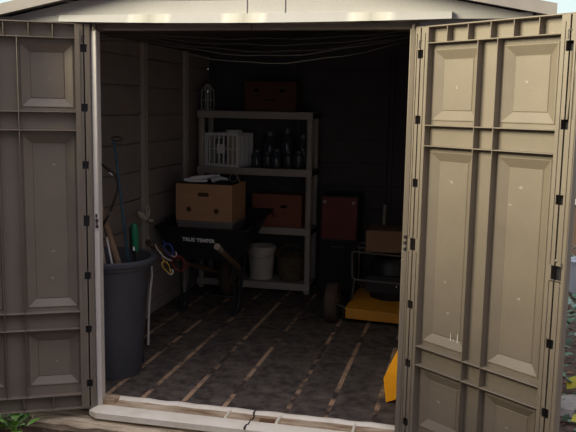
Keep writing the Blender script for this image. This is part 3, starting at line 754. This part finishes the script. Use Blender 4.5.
q = MB(); q.tube([(.30, .02, .312), (-.21, .02, .328), (-.232, .02, .345), (-.238, .02, .52), (-.225, .02, .535), (.30, .02, .512)], .0085, 10)
q.tube([(-.225, .02, .535), (-.235, .40, .535), (-.235, .42, .20)], .0085, 8); q.tube([(.29, .02, .512), (.29, .40, .535), (.285, .42, .20)], .0085, 8); q.tube([(.29, .02, .512), (.29, .02, .312), (.27, .06, .17)], .0085, 8); q.tube([(-.215, .02, .33), (-.235, .06, .17)], .0085, 8)
q.tube([(-.235, .20, .535), (.29, .20, .525)], .0085, 8); q.tube([(-.235, .40, .535), (.29, .40, .535)], .0085, 8)
q.build('handle', M_tube, mw)
for (x, y, r_) in ((-.375, .03, .145), (.375, .03, .145), (-.20, .64, .10), (.20, .64, .10)):
    w_ = MB(); w_.lathe([(r_*.6, -.042), (r_*.9, -.045), (r_, -.03), (r_, .03), (r_*.9, .045), (r_*.6, .042), (r_*.6, -.042)], (x, y, r_), 32, axis='x'); w_ = w_.build('wheel', M_rubber, mw)
    q = MB(); q.lathe([(0, -.03), (r_*.62, -.03), (r_*.62, .03), (0, .03)], (x, y, r_), 20, axis='x'); q.build('hub', M_greym, w_)
    q = MB(); q.tube([(x, y, r_), (x*.70, y, .10 if r_ > .12 else .09)], .012, 8); q.build('axle', M_blackm, mw)
for z in (.055, .09):
    q = MB(); q.lathe([(0, 0), (.012, 0), (.012, .022), (0, .022)], (-hw - .006, -.012, z), 12, axis='y'); q.build('knob', M_black, mw)
q = MB(); q.lathe([(0, 0), (.006, .001), (.007, .008), (0, .008)], (.085, .105, .272), 10, axis='y'); lab(q.build('bolt', M_chrome, mw), 'small shiny bolt')
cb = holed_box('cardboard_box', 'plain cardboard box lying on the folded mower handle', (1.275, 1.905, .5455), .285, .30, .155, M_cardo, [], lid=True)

sv = thing('snow_shovel', 'bright orange plastic shovel blade leaning just behind the right door', 'shovel', (1.458, .43, 0))
q = MB(); U = Vector((.845, -.20, .495)); V = Vector((-.05, .46, .885)); Nn = U.cross(V).normalized()
poly = [(0, 0), (.42, 0), (.43, .14), (.34, .33), (.10, .33), (-.02, .135)]
def sp(u, v, d=0): return U*u + V*v + Nn*(d - .03*math.sin(PI*min(1, max(0, u/.42)))) + Vector((-.012, .0, .002))
us = [i/10 for i in range(11)]
def outline(vv):   # left and right bounds at a height
    if vv < .135: t_ = vv/.135; return (-.02*t_, .42 + .01*t_)
    t_ = (vv - .135)/.195; return (-.02 + .12*t_, .43 - .09*t_)
vs_ = [0, .02, .07, .135, .2, .27, .33]
F, Bk = [], []
for v_ in vs_:
    a, b2 = outline(v_)
    F.append([q.bm.verts.new(sp(a + (b2 - a)*u, v_, .0)) for u in us]); Bk.append([q.bm.verts.new(sp(a + (b2 - a)*u, v_, -.006)) for u in us])
for j in range(len(vs_) - 1):
    for i in range(10):
        q.bm.faces.new([F[j][i], F[j][i+1], F[j+1][i+1], F[j+1][i]]); q.bm.faces.new([Bk[j][i], Bk[j+1][i], Bk[j+1][i+1], Bk[j][i+1]])
for G in ((F[0], Bk[0]), (F[-1], Bk[-1])):
    for i in range(10): q.bm.faces.new([G[0][i], G[0][i+1], G[1][i+1], G[1][i]])
for i in (0, 10):
    for j in range(len(vs_) - 1): q.bm.faces.new([F[j][i], F[j+1][i], Bk[j+1][i], Bk[j][i]])
q.build('blade', M_shov, sv)
q = MB(); q.tube([sp(.21, .22, -.012), sp(.21, .8, -.03) , sp(.21, 1.25, -.03)], .016, 10); q.build('shaft', M_woodl, sv)
q = MB(); q.tube([sp(.14, 1.27, -.03), sp(.28, 1.27, -.03)], .016, 10); q.build('grip', M_black, sv)
q = MB(); q.hexa([sp(.03, -.001, -.001), sp(.42, -.001, -.001), sp(.42, -.001, -.009), sp(.03, -.001, -.009)], [sp(.035, -.006, -.012), sp(.41, -.012, -.055), sp(.41, -.006, -.061), sp(.035, -.002, -.016)]); lab(q.build('shaded_edge', M_shovr, sv), 'underside lip with shade painted dark red')  # blade underside, its shade put into the dark red colour

# slack wires strung under the roof just behind the header
for i, (z0, z1, sag, y, lb) in enumerate(((1.935, 1.945, .035, .30, 'topmost'), (1.93, 1.935, .055, .33, 'second from top'), (1.925, 1.93, .08, .36, 'third from top'), (1.915, 1.935, .10, .34, 'fourth from top'), (1.90, 1.92, .12, .38, 'lowest slack'))):
    q = MB(); x0, x1 = XL + .004, XR - .004
    pts = [(x0 + (x1 - x0)*k/24, y + .02*math.sin(k*.9 + i), z0 + (z1 - z0)*k/24 - sag*math.sin(PI*min(1, max(0, (k/24 - .2)/.62))) + .004*math.sin(k*1.7 + i*2)) for k in range(25)]
    q.tube(pts, .0022, 5); o = q.build('roof_wire', M_wire, origin=pts[0]); tag(o, '%s thin grey wire strung across under the roof' % lb, 'wire', 'wires under the roof')

# ------------------------------------------------------------------ camera, light, sky
f_, yaw, pit, rol, cx, cy, cz = 768.04, .2234, .1407, .0181, 1.791, -3.5468, 1.5659
fw = Vector((-math.sin(yaw)*math.cos(pit), math.cos(yaw)*math.cos(pit), -math.sin(pit)))
rt = Vector((math.cos(yaw), math.sin(yaw), 0)); up = rt.cross(fw)
r2 = rt*math.cos(rol) + up*math.sin(rol); u2 = up*math.cos(rol) - rt*math.sin(rol)
cam = bpy.data.cameras.new('camera'); co = bpy.data.objects.new('camera', cam); COL.objects.link(co)
cam.sensor_width = 36; cam.lens = f_/576*36; cam.clip_start = .05
Mx = Matrix((r2, u2, -fw)).transposed().to_4x4(); Mx.translation = Vector((cx, cy, cz)); co.matrix_world = Mx
S.camera = co

sun = bpy.data.lights.new('soft_sun', 'SUN'); sun.energy = 7.3; sun.angle = math.radians(31); sun.color = (1, .91, .65)
so = bpy.data.objects.new('soft_sun', sun); COL.objects.link(so)
el = math.radians(21.5); Ld = Vector((-.812*math.cos(el), -.583*math.cos(el), math.sin(el)))          # towards the light
so.rotation_euler = (-Ld).to_track_quat('-Z', 'Y').to_euler(); so.location = (-4, -4, 5)

w = bpy.data.worlds.new('sky'); S.world = w; w.use_nodes = True; nt = w.node_tree
bgN = nt.nodes['Background']; tc = nt.nodes.new('ShaderNodeTexCoord'); sep = nt.nodes.new('ShaderNodeSeparateXYZ')
nt.links.new(tc.outputs['Generated'], sep.inputs['Vector'])
# cloudy sky : bright overhead and behind the shed, dimmer low down where garden and houses stand
def ramp(sock, a, b, lo, hi):
    m = nt.nodes.new('ShaderNodeMapRange'); m.interpolation_type = 'SMOOTHSTEP'
    for k, v in (('From Min', a), ('From Max', b), ('To Min', lo), ('To Max', hi)): m.inputs[k].default_value = v
    nt.links.new(sock, m.inputs['Value']); return m.outputs['Result']
mxn = nt.nodes.new('ShaderNodeMath'); mxn.operation = 'MAXIMUM'
nt.links.new(ramp(sep.outputs['Z'], .45, .80, .40, 1.85), mxn.inputs[0]); nt.links.new(ramp(sep.outputs['Y'], .1, .6, 0, .97), mxn.inputs[1])
nt.links.new(mxn.outputs[0], bgN.inputs['Strength'])
cmx = nt.nodes.new('ShaderNodeMix'); cmx.data_type = 'RGBA'
cmx.inputs['A'].default_value = (.94, .89, 1.0, 1); cmx.inputs['B'].default_value = (.84, 1.0, .98, 1)
nt.links.new(ramp(sep.outputs['Y'], 0, .5, 0, 1), cmx.inputs['Factor']); nt.links.new(cmx.outputs['Result'], bgN.inputs['Color'])

vs = S.view_settings; S.display_settings.display_device = 'sRGB'
vs.view_transform = 'Standard'; vs.look = 'None'; vs.exposure = 0; vs.gamma = 1; vs.use_curve_mapping = False
S.cycles.max_bounces = 8
